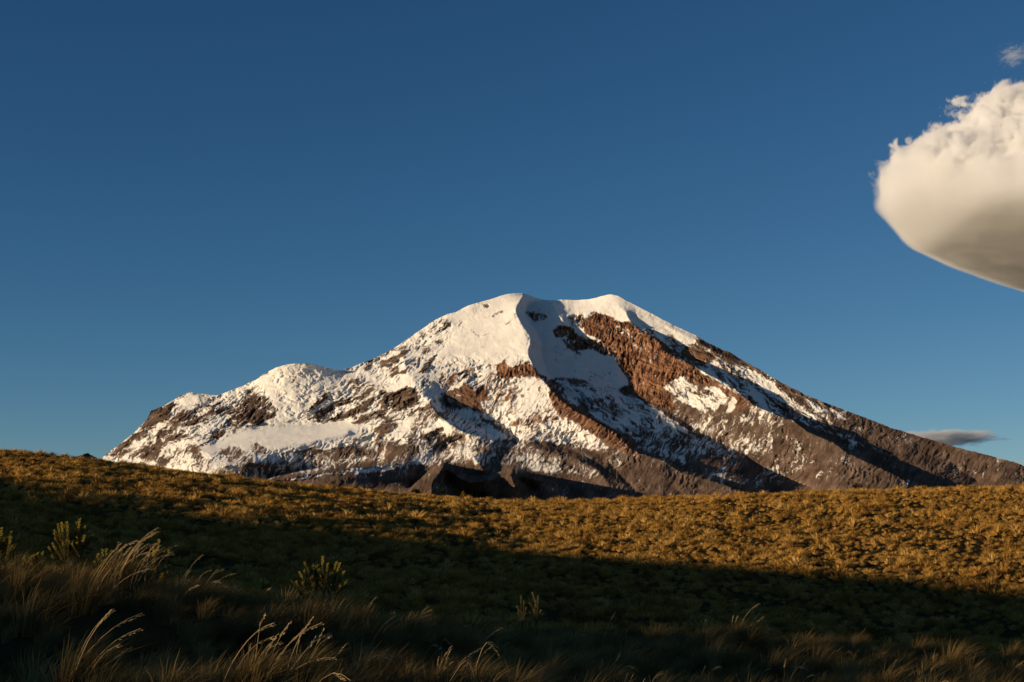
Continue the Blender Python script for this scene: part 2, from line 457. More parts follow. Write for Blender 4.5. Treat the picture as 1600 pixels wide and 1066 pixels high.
def relief(PX, PY, cover, fam):
    """roughness of the ground in survey units"""
    rock = (.30*(1-smoothstep(.93, .99, cover))+.70*(1-smoothstep(.62, .80, cover)))*(.35+1.0*smoothstep(-.5, .6, fbm(PX/50, PY/36, 3, 920)))
    vx = PX + 7*gnoise(PX/23, PY/17, 961) + 2*gnoise(PX/8, PY/6, 962); vy = PY + 5*gnoise(PX/23, PY/17, 963) + 2*gnoise(PX/8, PY/6, 964)
    def crag(ang, L, W, seed, g=.70):
        # flutes and ledges: slanting gullies broken by shelves
        return (.75*streak(vx, vy, ang, L, W, 5, seed, g) + .45*streak(vx, vy, ang, L*.6, W*.8, 4, seed+3, g, True))
    r = np.zeros(PX.shape)
    r += rock*fam['A']*(25*crag(30, 36, 8, 901) + 20*streak(vx, vy, 30, 64, 20, 3, 921, .55))
    r += rock*fam['B']*13*crag(47, 28, 7, 902)
    r += rock*fam['C']*12*crag(-36, 30, 10, 903)
    r += rock*fam['D']*(6.5*crag(58, 26, 8, 904) + 4*streak(vx, vy, 56, 70, 20, 3, 924, .5))
    r += rock*fam['E']*(17*crag(85, 22, 5.5, 905) + 3.5*streak(vx, vy, -24, 40, 5, 3, 915, .6))
    r += (1-rock)*(3.4*fbm(vx/26, vy/13, 5, 906, .64))
    r += 6.5*fbm(PX/70, PY/46, 4, 907) + rock*2.0*fbm(PX/8, PY/6, 4, 908, .65)
    # broken ice
    ice = np.zeros(PX.shape)
    for pts in ([(400,598),(440,572),(500,578),(520,598),(500,610),(480,640),(440,660),(405,658),(430,625)],
                [(560,625),(640,570),(720,500),(760,480),(700,540),(640,600)],[(620,600),(690,560),(800,560),(790,600),(700,612)],
                [(280,640),(330,618),(400,600),(400,630),(330,650)],[(690,592),(760,580),(770,606),(730,608)],[(828,474),(900,474),(914,500),(850,506)]):
        ice = np.maximum(ice, poly_mask(PX, PY, pts, 14))
    r += ice*(.5+1.0*smoothstep(-.3, .4, fbm(PX/26, PY/18, 2, 911)))*(4.8*fbm(vx/13, vy/8, 4, 909, .64, True)+3.0*fbm(vx/7, vy/5, 3, 910))
    return r, ice

def bedding(PX, PY, fam):
    """scree streaks and rock beds, 0..1"""
    vx = PX + 5*gnoise(PX/21, PY/15, 981); vy = PY + 4*gnoise(PX/21, PY/15, 982)
    b = (fam['A']*streak(vx, vy, 28, 40, 4, 5, 983, .7) + fam['B']*streak(vx, vy, 48, 30, 3.5, 5, 984, .7)
         + fam['C']*streak(vx, vy, -36, 40, 4, 5, 985, .7) + fam['D']*(.6*streak(vx, vy, 60, 34, 4, 5, 986, .7)+.6*fbm(PX/34, PY/22, 4, 990))
         + fam['E']*(.55*streak(vx, vy, -22, 60, 3.2, 4, 987, .7)+.75*streak(vx, vy, 84, 20, 3.6, 4, 988, .7)))
    return np.clip(.5+1.25*b, 0, 1)
# ---------------------------------------------------------------- the ground
# heights of the moor along bearings from the camera: near knoll, dip, far slope with its crest
G_R = [0, 8, 14, 22, 30, 45, 70, 95, 125, 160, 200, 220, 260, 400, 900, 2500, 60000]
G_AZ = {
 -180: [-1.75,-1.75,-1.75,-1.75,-1.7,-1.8,-1.5,-1,0,0,0,0,-2,-10,-60,-60,-60],
 -120: [-1.75,-1.7,-1.6,-1.3,-1.2,-1,-.5,0,0,0,0,0,-2,-10,-60,-60,-60],
 -60:  [-1.75,-1.7,-1.6,-1.2,-.9,-.9,-.6,.6,2.2,4.6,7.0,7.8,7,-5,-60,-60,-60],
 -32:  [-1.75,-1.75,-1.70,-1.10,-.78,-1.5,-.9,.7,2.9,6.2,10.2,11.6,11.4,0,-60,-60,-60],
 -19.9:[-1.75,-1.75,-1.72,-1.12,-.82,-2.0,-1.4,.4,2.6,6.4,11.1,11.7,10.6,0,-60,-60,-60],
 -10.3:[-1.75,-1.75,-1.75,-1.55,-1.6,-2.9,-2.6,-1.3,.8,4.1,7.0,7.3,6,-2,-60,-60,-60],
 0:    [-1.75,-1.75,-1.78,-1.98,-2.35,-3.9,-4.5,-3.9,-2.2,.3,3.8,4.2,3,-5,-60,-60,-60],
 10.3: [-1.75,-1.8,-1.98,-2.27,-2.6,-4.5,-6.0,-5.5,-3.4,.1,4.9,5.8,5,-3,-60,-60,-60],
 19.9: [-1.75,-1.85,-2.2,-2.55,-2.85,-5.0,-7.0,-6.6,-4.7,-1.0,4.8,6.7,7.0,0,-60,-60,-60],
 32:   [-1.75,-1.95,-2.4,-2.8,-3.1,-5.4,-7.8,-7.4,-5.4,-1.4,4.6,6.8,8.0,2,-60,-60,-60],
 70:   [-1.75,-1.8,-1.9,-2.6,-3.5,-6,-9,-9.5,-9,-8,-6,-5,-6,-15,-60,-60,-60],
 180:  [-1.75,-1.75,-1.75,-1.75,-1.7,-1.8,-1.5,-1,0,0,0,0,-2,-10,-60,-60,-60],
}
_az = np.arange(-180, 180.01, 1.0)
_lr = np.linspace(0, math.log(60000/4+1), 420)
_rr = (np.exp(_lr)-1)*4
_keys = sorted(G_AZ)
_tab = np.array([np.interp(_rr, G_R, G_AZ[k]) for k in _keys])
_G = np.array([np.interp(_az, _keys, _tab[:, j]) for j in range(len(_rr))]).T
for _ in range(10):
    _p = np.pad(_G, ((0, 0), (1, 1)), mode='edge')
    _G = (_p[:, :-2]+2*_p[:, 1:-1]+_p[:, 2:])/4
for _ in range(8):
    _p = np.pad(_G, ((1, 1), (0, 0)), mode='wrap')
    _G = (_p[:-2]+2*_p[1:-1]+_p[2:])/4

def base_h(X, Y):
    X = np.asarray(X, float); Y = np.asarray(Y, float)
    r = np.hypot(X, Y); a = np.degrees(np.arctan2(X, Y))
    return bilin_g(_G, a+180, np.log(r/4+1)/_lr[1])

def bilin_g(G, i, j):
    i = np.clip(i, 0, G.shape[0]-1.001); j = np.clip(j, 0, G.shape[1]-1.001)
    i0 = i.astype(int); j0 = j.astype(int); a = i-i0; b = j-j0
    return G[i0, j0]*(1-a)*(1-b)+G[i0+1, j0]*a*(1-b)+G[i0, j0+1]*(1-a)*b+G[i0+1, j0+1]*a*b

# the spur on the sunward side whose shadow lies over the near ground
def uw(X, Y):
    return -X*math.cos(SUN_AZ)+Y*math.sin(SUN_AZ), X*math.sin(SUN_AZ)+Y*math.cos(SUN_AZ)
W0 = -110.0
TAN = math.tan(SUN_EL)
SHADE_LINE = [(-60,738),(0,745),(150,762),(300,784),(450,806),(560,822),(700,842),(800,855),(1000,872),(1200,888),(1400,902),(1600,917),(1700,926)]
_us, _hs = [], []
for _px, _py in SHADE_LINE:
    Ys = np.linspace(60, 215, 900)
    x_, y_, z_ = at(np.full(900, float(_px)), np.full(900, float(_py)), Ys)
    k = np.argmax(base_h(x_, y_)+.25 >= z_)
    u_, w_ = uw(x_[k], y_[k])
    _us.append(u_); _hs.append(z_[k]+TAN*(w_-W0))
_ord = np.argsort(_us)
_us = np.array(_us)[_ord]; _hs = np.array(_hs)[_ord]
# near ground: the sunlight just clears the tips of the grass
NEAR_CLEAR = [(-5,1.2),(8,1.1),(9.5,.86),(11.0,.48),(13.0,.50),(14.5,.88),(17.5,.92),(19.3,.62),(21,.64),(22.5,.84),(24.2,.56),(27,.50),(30,.68),(36,.8),(45,.9)]
_un = np.array([p[0] for p in NEAR_CLEAR], float); _hn = []
for u_, c_ in NEAR_CLEAR:
    w_ = np.linspace(-2, 22, 30)
    X_ = w_*math.sin(SUN_AZ)-u_*math.cos(SUN_AZ); Y_ = w_*math.cos(SUN_AZ)+u_*math.sin(SUN_AZ)
    ok = (Y_ > 8) & (np.abs(X_) < Y_*.42)
    if ok.sum() < 3: ok[:] = True
    _hn.append(np.mean((base_h(X_, Y_)+TAN*(w_-W0))[ok])+c_)
CREST_U = np.concatenate([[-160, -60], _un, [58, 72, 88], _us, [_us[-1]+60, _us[-1]+150]])
CREST_H = np.concatenate([[4, 12], _hn, [_hs[0]-2.5, _hs[0]-.5, _hs[0]], _hs, [_hs[-1]-3, _hs[-1]-25]])

def _xy(px, r):
    a = math.atan((px-800)/F_PX*.991)
    return r*math.sin(a), r*math.cos(a)
# hummocks that lift some tussocks and shrubs into the light
MOUNDS = [(*_xy(px, r), mh, ms) for px, r, mh, ms in (
    (195, 20.6, .60, .65), (300, 22.5, .30, .5), (372, 23.5, .25, .45), (140, 16.5, .5, .6), (120, 12.8, .20, .6), (400, 12.6, .22, .5),
    (480, 12.9, .15, .45), (490, 19.5, .22, .5), (560, 20.5, .18, .5), (112, 26.5, .30, .9), (20, 25, .25, .8), (505, 26.5, .25, .9),
    (1150, 24.5, .25, .6), (1300, 27, .22, 1.6), (1550, 29, .25, 2.0), (1000, 28, .12, 1.5), (1165, 12.6, .10, .4), (60, 17.5, .40, .5), (240, 17.2, .45, .5), (20, 20, .3, .5), (330, 19, .35, .5), (80, 22, .25, .5), (160, 23.5, .25, .5), (640, 20, .2, .5), (750, 13.5, .15, .5))]

def ground_h(X, Y):
    X = np.asarray(X, float); Y = np.asarray(Y, float)
    h = base_h(X, Y)
    u, w = uw(X, Y)
    H = np.interp(u, CREST_U, CREST_H)
    q = H - .30*(np.sqrt((w-W0)**2+1.0)-1.0)
    m = np.clip((u+200)/60, 0, 1)
    h = np.where((q > h) & (m > 0), q, h)
    for mx, my, mh, ms in MOUNDS:
        h = h + mh*np.exp(-((X-mx)**2+(Y-my)**2)/(2*ms*ms))
    r = np.hypot(X, Y)
    h = h + smoothstep(6, 14, r)*smoothstep(400, 200, r)*(.10*gnoise(X/2.1, Y/2.1, 5)+.22*gnoise(X/9.0, Y/9.0, 6))
    return h

def build_ground():
    az = np.concatenate([np.arange(-180, -26, 1.5), np.arange(-26, 26, .12), np.arange(26, 180, 1.5)])
    rr = np.concatenate([np.linspace(.5, 12, 24)[:-1], np.exp(np.linspace(math.log(12), math.log(280), 210))[:-1], np.exp(np.linspace(math.log(280), math.log(60000), 60))])
    A, Rr = np.meshgrid(np.radians(az), rr)
    X = Rr*np.sin(A); Y = Rr*np.cos(A)
    P = np.stack([X, Y, ground_h(X, Y)], -1)
    me = grid_mesh('ground', P[:, ::-1], wrap=True)
    m, n, out = new_mat('moor_soil')
    pos = n.n('ShaderNodeNewGeometry').outputs['Position']
    a = n.n('ShaderNodeTexNoise', {'Vector': pos, 'Scale': .8, 'Detail': 6.0, 'Roughness': .7}).outputs[0]
    c = ramp(n, a, [(.3, (.030, .024, .012)), (.55, (.065, .048, .020)), (.75, (.11, .08, .03))])
    b = n.n('ShaderNodeBsdfDiffuse', {'Color': c})
    n.link(b.outputs[0], out.inputs[0])
    obj('ground', me, mat=m, kind='structure')
build_ground()
# ---------------------------------------------------------------- the volcano: mesh
UNIT, DIST = 5.45, 12000.0

def bilin(G, x, y):
    x = np.clip(x, 0, G.shape[1]-1.001); y = np.clip(y, 0, G.shape[0]-1.001)
    x0 = x.astype(int); y0 = y.astype(int); fx = x-x0; fy = y-y0
    return G[y0, x0]*(1-fy)*(1-fx)+G[y0+1, x0]*fy*(1-fx)+G[y0, x0+1]*(1-fy)*fx+G[y0+1, x0+1]*fy*fx

def build_mountain():
    D0 = blur(relax_grid(), 2)
    yy, xx = np.mgrid[GY0:GY1+1, GX0:GX1+1].astype(float)
    s, cover, fam = snow_map(xx, yy)
    r, ice = relief(xx, yy, cover, fam)
    r = r - (1.2*blur(1-s, 1)+4.5*blur(1-s, 3)*(fam['A']+.7*fam['B']+.5*fam['C']))*(1-ice)
    tint = np.clip(fam['E'], 0, 1)
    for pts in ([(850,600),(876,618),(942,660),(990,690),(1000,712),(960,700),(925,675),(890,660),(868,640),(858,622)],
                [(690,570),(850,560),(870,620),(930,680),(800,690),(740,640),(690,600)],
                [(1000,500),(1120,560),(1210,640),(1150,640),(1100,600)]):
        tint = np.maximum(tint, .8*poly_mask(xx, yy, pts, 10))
    cols = np.arange(GX0, GX1+1, 1.0)
    nr = 350
    skyl = np.interp(cols, [p[0] for p in SKY], [p[1] for p in SKY])
    rough = 1-smoothstep(.5, .95, np.array([cover[int(np.clip(a-GY0+3, 0, GY1-GY0)), i] for i, a in enumerate(skyl)]))
    skyl = skyl + (.5+1.1*rough)*fbm(cols/9, cols*0+3.3, 4, 66)
    t = np.linspace(0, 1, nr)[:, None]
    PX = np.repeat(cols[None], nr, 0)
    PY = skyl[None]*(1-t)+850*t
    gx, gy = PX-GX0, PY-GY0
    d = bilin(D0+r, gx, gy) - 1.7*np.maximum(PY-800, 0)
    X, Y, Z = at(PX, PY, DIST+d*UNIT)
    P = np.stack([X, Y, Z], -1)
    # far side: rolls over behind the skyline and falls away
    back = []
    for k in range(1, 15):
        b = P[0].copy()
        run = 18*k**1.7
        b[:, 1] += run
        b[:, 0] *= b[:, 1]/P[0][:, 1]
        b[:, 2] -= .1*run*min(k/3, 1) + .5*max(run-120, 0)
        back.append(b)
    P = np.concatenate([np.array(back[::-1]), P], 0)
    nb = len(back)
    bed = bedding(xx, yy, fam)
    B = np.concatenate([np.repeat(bilin(bed, gx[:1], gy[:1]), nb, 0), bilin(bed, gx, gy)], 0)
    S = np.concatenate([np.repeat(bilin(s, gx[:1], gy[:1]), nb, 0), bilin(s, gx, gy)], 0)
    T = np.concatenate([np.repeat(bilin(tint, gx[:1], gy[:1]), nb, 0), bilin(tint, gx, gy)], 0)
    me = grid_mesh('mountain', P[:, ::-1])
    for nm, A in (('snow', S), ('red_rock', T), ('beds', B)):
        at_ = me.attributes.new(nm, 'FLOAT', 'POINT')
        at_.data.foreach_set('value', np.ascontiguousarray(A[:, ::-1], np.float32).ravel())
    m, n, out = new_mat('mountain_rock_and_snow')
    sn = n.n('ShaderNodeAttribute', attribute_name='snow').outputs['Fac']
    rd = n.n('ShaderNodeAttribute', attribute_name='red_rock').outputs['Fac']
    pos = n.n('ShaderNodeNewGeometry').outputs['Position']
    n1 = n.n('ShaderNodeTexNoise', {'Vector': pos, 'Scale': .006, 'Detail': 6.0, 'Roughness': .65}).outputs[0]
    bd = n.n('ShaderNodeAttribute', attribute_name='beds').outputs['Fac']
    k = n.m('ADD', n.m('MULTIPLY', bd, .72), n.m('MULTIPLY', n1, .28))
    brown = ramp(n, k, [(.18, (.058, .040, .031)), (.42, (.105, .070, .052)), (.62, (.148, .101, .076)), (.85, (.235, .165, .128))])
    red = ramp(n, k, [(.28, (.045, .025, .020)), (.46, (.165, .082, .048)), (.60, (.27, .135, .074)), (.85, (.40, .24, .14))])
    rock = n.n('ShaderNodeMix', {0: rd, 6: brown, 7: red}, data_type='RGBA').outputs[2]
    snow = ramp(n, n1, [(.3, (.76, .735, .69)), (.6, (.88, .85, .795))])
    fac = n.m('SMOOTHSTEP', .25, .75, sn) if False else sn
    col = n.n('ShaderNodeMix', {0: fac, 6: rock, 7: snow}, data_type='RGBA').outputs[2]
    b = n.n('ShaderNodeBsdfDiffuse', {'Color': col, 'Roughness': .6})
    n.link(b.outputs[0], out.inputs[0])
    o = obj('mountain', me, mat=m, kind='structure')
    return o

build_mountain()
# ---------------------------------------------------------------- clouds
def cloud(name, loc, lo, hi, res, density, write, color=(.97, .975, .985), aniso=0.0, **props):
    """a cloud as a density grid; WRITE(t, x, y, z, P) returns the density field socket (local metres)"""
    m = bpy.data.materials.new(name+'_vapour')
    m.use_nodes = True
    m.node_tree.nodes.clear()
    t = NT(m.node_tree)
    out = t.n('ShaderNodeOutputMaterial')
    v = t.n('ShaderNodeVolumePrincipled', {'Color': (*color, 1), 'Density': density, 'Anisotropy': aniso})
    t.link(v.outputs[0], out.inputs['Volume'])
    g = bpy.data.node_groups.new(name+'_field', 'GeometryNodeTree')
    g.interface.new_socket(name='Geometry', in_out='INPUT', socket_type='NodeSocketGeometry')
    g.interface.new_socket(name='Geometry', in_out='OUTPUT', socket_type='NodeSocketGeometry')
    t = NT(g)
    go = t.n('NodeGroupOutput')
    P = t.n('GeometryNodeInputPosition').outputs[0]
    s = t.n('ShaderNodeSeparateXYZ', {0: P})
    d = write(t, s.outputs[0], s.outputs[1], s.outputs[2], P)
    vc = t.n('GeometryNodeVolumeCube', {'Density': d, 'Background': 0.0, 'Min': lo, 'Max': hi,
                                       'Resolution X': res[0], 'Resolution Y': res[1], 'Resolution Z': res[2]})
    sm = t.n('GeometryNodeSetMaterial', {'Geometry': vc.outputs[0], 'Material': m})
    t.link(sm.outputs[0], go.inputs[0])
    o = obj(name, bpy.data.volumes.new(name), mat=m, **props)
    o.location = loc
    md = o.modifiers.new('vapour', 'NODES')
    md.node_group = g
    return o

def nz(t, vec, scale, det, rough):
    return t.m('SUBTRACT', t.n('ShaderNodeTexNoise', {'Vector': vec, 'Scale': scale, 'Detail': det, 'Roughness': rough}).outputs[0], .5)

def big_cloud(t, x, y, z, P):
    """a lens-shaped cloud: domed top, smooth flat underside that dips away from its tip"""
    Rx, Ry, Ht, Hb = 2600.0, 2150.0, 1290.0, 230.0
    warp = t.n('ShaderNodeTexNoise', {'Vector': P, 'Scale': 1/420, 'Detail': 4.0})
    wv = t.n('ShaderNodeVectorMath', {0: warp.outputs[1], 1: (.5, .5, .5)}, operation='SUBTRACT').outputs[0]
    wv = t.n('ShaderNodeVectorMath', {0: wv, 'Scale': 330.0}, operation='SCALE').outputs[0]
    P2 = t.n('ShaderNodeVectorMath', {0: P, 1: wv}, operation='ADD').outputs[0]
    tilt = t.n('ShaderNodeMapRange', {'Value': x, 'From Min': -2600.0, 'From Max': -700.0, 'To Min': 150.0, 'To Max': -110.0}).outputs[0]
    tilt = t.m('ADD', tilt, t.n('ShaderNodeMapRange', {'Value': x, 'From Min': -2650.0, 'From Max': -2150.0, 'To Min': 130.0, 'To Max': 0.0}, interpolation_type='SMOOTHSTEP').outputs[0])
    z = t.m('SUBTRACT', z, tilt)
    xs = t.m('SUBTRACT', x, t.m('MULTIPLY', t.m('MAXIMUM', y, 0.0), .62))     # the far side trails back
    zt = t.m('MAXIMUM', z, 0.0); zb = t.m('MINIMUM', z, 0.0)
    q = t.m('ADD', t.m('POWER', t.m('DIVIDE', t.m('ABSOLUTE', xs), Rx), 2.0), t.m('POWER', t.m('DIVIDE', t.m('ABSOLUTE', y), Ry), 2.0))
    q = t.m('ADD', q, t.m('POWER', t.m('DIVIDE', zt, Ht), 2.0))
    q = t.m('ADD', q, t.m('POWER', t.m('DIVIDE', t.m('ABSOLUTE', zb), Hb), 2.0))
    s = t.m('SUBTRACT', 1.0, t.m('SQRT', q))
    up = t.n('ShaderNodeMapRange', {'Value': z, 'From Min': 0.0, 'From Max': 700.0, 'To Min': .10, 'To Max': 1.0}).outputs[0]
    n1 = nz(t, P, 1/600, 2.0, .5)
    n2 = nz(t, P2, 1/210, 9.0, .68)
    s = t.m('ADD', s, t.m('MULTIPLY', t.m('MULTIPLY', n1, up), .30))
    s = t.m('ADD', s, t.m('MULTIPLY', t.m('MULTIPLY', n2, up), .46))
    soft = t.n('ShaderNodeMapRange', {'Value': z, 'From Min': -60.0, 'From Max': 250.0, 'To Min': .26, 'To Max': .06}).outputs[0]
    return t.m('MINIMUM', t.m('MAXIMUM', t.m('DIVIDE', s, soft), 0.0), 1.0)

cloud('cloud', (5190, 9950, 2060), (-2750, -2250, -360), (-950, 2250, 1550), (230, 230, 260), .075, big_cloud,
      label='large cream cloud with a grey underside, high in the sky at the right', category='cloud')

def flat_cloud(Rx, Ry, Rz, seed, core):
    def write(t, x, y, z, P):
        mp = t.n('ShaderNodeVectorMath', {0: P, 1: (1, .5, 3.0)}, operation='MULTIPLY').outputs[0]
        mp = t.n('ShaderNodeVectorMath', {0: mp, 1: (seed*977.0, seed*331.0, 0)}, operation='ADD').outputs[0]
        q = t.m('POWER', t.m('DIVIDE', t.m('ABSOLUTE', x), Rx), 2.0)
        q = t.m('ADD', q, t.m('POWER', t.m('DIVIDE', t.m('ABSOLUTE', y), Ry), 2.0))
        q = t.m('ADD', q, t.m('POWER', t.m('DIVIDE', t.m('ABSOLUTE', z), Rz), 2.0))
        s = t.m('MULTIPLY', t.m('SUBTRACT', 1.0, t.m('SQRT', q)), core)
        s = t.m('ADD', s, t.m('MULTIPLY', nz(t, mp, 2.6/Rx, 7.0, .68), 2.3))
        return t.n('ShaderNodeMapRange', {'Value': s, 'From Min': .12, 'From Max': .6, 'To Min': 0.0, 'To Max': 1.0}).outputs[0]
    return write

def place_flat(px, py, Y, wpx, hpx, seed, dens, label, core=1.0):
    x, y, z = [float(v) for v in at(px, py, Y)]
    Rx = wpx/2/F_PX*Y; Rz = hpx/2/F_PX*Y; Ry = Rx*1.1
    cloud('cloud', (x, y, z), (-Rx*1.3, -Ry*1.2, -Rz*1.5), (Rx*1.3, Ry*1.2, Rz*1.5), (160, 60, 60), dens, flat_cloud(Rx, Ry, Rz, seed, core), (.78, .82, .88),  # shade on the small clouds is put into this greyer vapour colour
          label=label, category='cloud')
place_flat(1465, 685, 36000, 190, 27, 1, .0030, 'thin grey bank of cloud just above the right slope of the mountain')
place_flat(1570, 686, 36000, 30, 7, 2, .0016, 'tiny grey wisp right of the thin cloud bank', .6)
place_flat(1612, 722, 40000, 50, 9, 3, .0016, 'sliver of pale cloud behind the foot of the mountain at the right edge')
place_flat(1584, 87, 9600, 46, 34, 4, .012, 'small loose scrap of cloud floating above the large cloud', .42)

# a small rocky top far beyond the moor, left of the volcano
def far_peak():
    a = np.linspace(0, 1, 60); b = np.linspace(-1, 1, 40)
    A, B = np.meshgrid(a, b)
    px = 112+A*46
    crest = np.interp(px, [112,118,124,130,134,137,140,144,150,158], [722,713,711.5,710.5,708,707.3,709.5,711,714,722])
    Yc = 3000+B*60
    x, y, z = at(px, crest+1.2*fbm(px/4, B*2, 3, 5), np.full(px.shape, 3000.0))
    P = np.stack([x, Yc+20*fbm(px/5, B*2, 3, 8), z-np.abs(B)**1.1*55], -1)
    me = grid_mesh('far_hill', P, smooth=False)
    m, n, out = new_mat('far_rock')
    nn = n.n('ShaderNodeTexNoise', {'Vector': n.n('ShaderNodeNewGeometry').outputs['Position'], 'Scale': .12, 'Detail': 4.0}).outputs[0]
    b_ = n.n('ShaderNodeBsdfDiffuse', {'Color': ramp(n, nn, [(.35, (.06, .05, .045)), (.65, (.13, .10, .085))])})
    n.link(b_.outputs[0], out.inputs[0])
    obj('far_hill', me, mat=m, kind='structure')
far_peak()
# ---------------------------------------------------------------- grass and shrubs
def leaf_mat(name, stops, trans=.35, noise=None):
    m, n, out = new_mat(name)
    rnd = n.n('ShaderNodeObjectInfo').outputs['Random']
    pos = n.n('ShaderNodeNewGeometry').outputs['Position']
    nz = n.n('ShaderNodeTexNoise', {'Vector': pos, 'Scale': noise or .16, 'Detail': 3.0}).outputs[0]
    f = n.m('ADD', n.m('MULTIPLY', rnd, .55), n.m('MULTIPLY', nz, .45))
    c = ramp(n, f, stops)
    d = n.n('ShaderNodeBsdfDiffuse', {'Color': c})
    tr = n.n('ShaderNodeBsdfTranslucent', {'Color': c})
    mx = n.n('ShaderNodeMixShader', {0: trans, 1: d.outputs[0], 2: tr.outputs[0]})
    n.link(mx.outputs[0], out.inputs[0])
    return m

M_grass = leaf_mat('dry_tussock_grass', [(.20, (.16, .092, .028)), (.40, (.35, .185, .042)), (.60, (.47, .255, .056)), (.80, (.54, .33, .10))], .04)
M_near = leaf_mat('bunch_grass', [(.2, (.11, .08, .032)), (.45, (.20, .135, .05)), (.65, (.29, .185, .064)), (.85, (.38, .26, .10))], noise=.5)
M_straw = leaf_mat('straw', [(.2, (.52, .36, .17)), (.8, (.64, .46, .23))])
M_leaf = leaf_mat('shrub_leaf', [(.2, (.055, .05, .018)), (.5, (.12, .095, .026)), (.8, (.21, .155, .036))], .3)
M_tip = leaf_mat('shrub_tip', [(.2, (.22, .18, .035)), (.8, (.38, .28, .05))], .35)
M_dark = leaf_mat('dark_leaf', [(.2, (.030, .034, .014)), (.8, (.06, .06, .022))], .2)
M_wood = leaf_mat('shrub_wood', [(.2, (.07, .05, .035)), (.8, (.12, .085, .055))], 0)

class Tris:
    """collects ribbons, tubes and leaves as one mesh"""
    def __init__(self):
        self.v, self.f = [], []
    def ribbon(self, pts, widths, side):
        b = len(self.v)
        for p, w in zip(pts[:-1], widths[:-1]):
            self.v += [p-side*w/2, p+side*w/2]
        self.v.append(pts[-1])
        n = len(pts)-1
        for i in range(n-1):
            a = b+2*i
            self.f.append((a, a+1, a+3, a+2))
        self.f.append((b+2*n-2, b+2*n-1, b+2*n))
    def tube(self, pts, radii, k=4):
        b = len(self.v)
        for i, (p, r) in enumerate(zip(pts, radii)):
            d = (pts[min(i+1, len(pts)-1)]-pts[max(i-1, 0)]).normalized()
            s = d.cross(Vector((.3, .9, .2))).normalized(); t = d.cross(s)
            for j in range(k):
                a = 2*math.pi*j/k
                self.v.append(p+(s*math.cos(a)+t*math.sin(a))*r)
        for i in range(len(pts)-1):
            for j in range(k):
                q = b+i*k
                self.f.append((q+j, q+(j+1) % k, q+k+(j+1) % k, q+k+j))
    def leaf(self, p, d, L, w, up):
        s = d.cross(up).normalized()*w/2
        b = len(self.v)
        self.v += [p, p+d*L*.5-s, p+d*L, p+d*L*.5+s]
        self.f.append((b, b+1, b+2, b+3))
    def mesh(self, name):
        me = bpy.data.meshes.new(name)
        me.from_pydata([tuple(v) for v in self.v], [], self.f)
        me.update()
        return me

WIND = Vector((.92, .25, 0))

def tussock_mesh(name, seed, n, h, spread, width, segs=3, lean=.35, mat=None):
    r = random.Random(seed); T = Tris()
    for i in range(n):
        a = r.uniform(0, 2*math.pi); q = r.random()**.7
        root = Vector((math.cos(a), math.sin(a), 0))*q*spread*.35
        out = Vector((math.cos(a+r.gauss(0, .4)), math.sin(a+r.gauss(0, .4)), 0))
        L = h*r.uniform(.55, 1.15)*(1.08-.25*q)
        tilt = out*(q*spread/h*.75+r.uniform(-.05, .15)) + WIND*lean*r.uniform(.5, 1.5)
        pts = []
        for k in range(segs+1):
            t = k/segs
            pts.append(root + Vector((0, 0, L*(t-.22*t*t*(1+tilt.length)))) + tilt*L*(.35*t+.75*t*t))
        side = Vector((-math.sin(a), math.cos(a), 0)) if r.random() < .5 else Vector((1, r.uniform(-.6, .6), 0)).normalized()
        T.ribbon(pts, [width*(1-.55*k/segs) for k in range(segs+1)], side)
    me = T.mesh(name)
    if mat: me.materials.append(mat)
    return me

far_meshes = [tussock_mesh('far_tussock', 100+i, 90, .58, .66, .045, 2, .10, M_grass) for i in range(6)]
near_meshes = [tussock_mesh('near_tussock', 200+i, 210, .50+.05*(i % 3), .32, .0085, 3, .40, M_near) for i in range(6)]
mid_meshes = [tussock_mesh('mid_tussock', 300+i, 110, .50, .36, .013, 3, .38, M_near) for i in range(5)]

def scatter(r0, r1, spacing, az=25, jit=.48):
    """jittered points inside the sector in front of the camera"""
    x1 = r1*math.sin(R(az)); xs = np.arange(-x1, x1, spacing); ys = np.arange(r0*math.cos(R(az)), r1, spacing)
    X, Y = np.meshgrid(xs, ys)
    X = X + nrg.uniform(-jit, jit, X.shape)*spacing + (np.arange(len(ys)) % 2)[:, None]*spacing*.5
    Y = Y + nrg.uniform(-jit, jit, Y.shape)*spacing
    X, Y = X.ravel(), Y.ravel(); rr = np.hypot(X, Y)
    k = (rr > r0) & (rr < r1) & (np.abs(np.degrees(np.arctan2(X, Y))) < az)
    return X[k], Y[k]

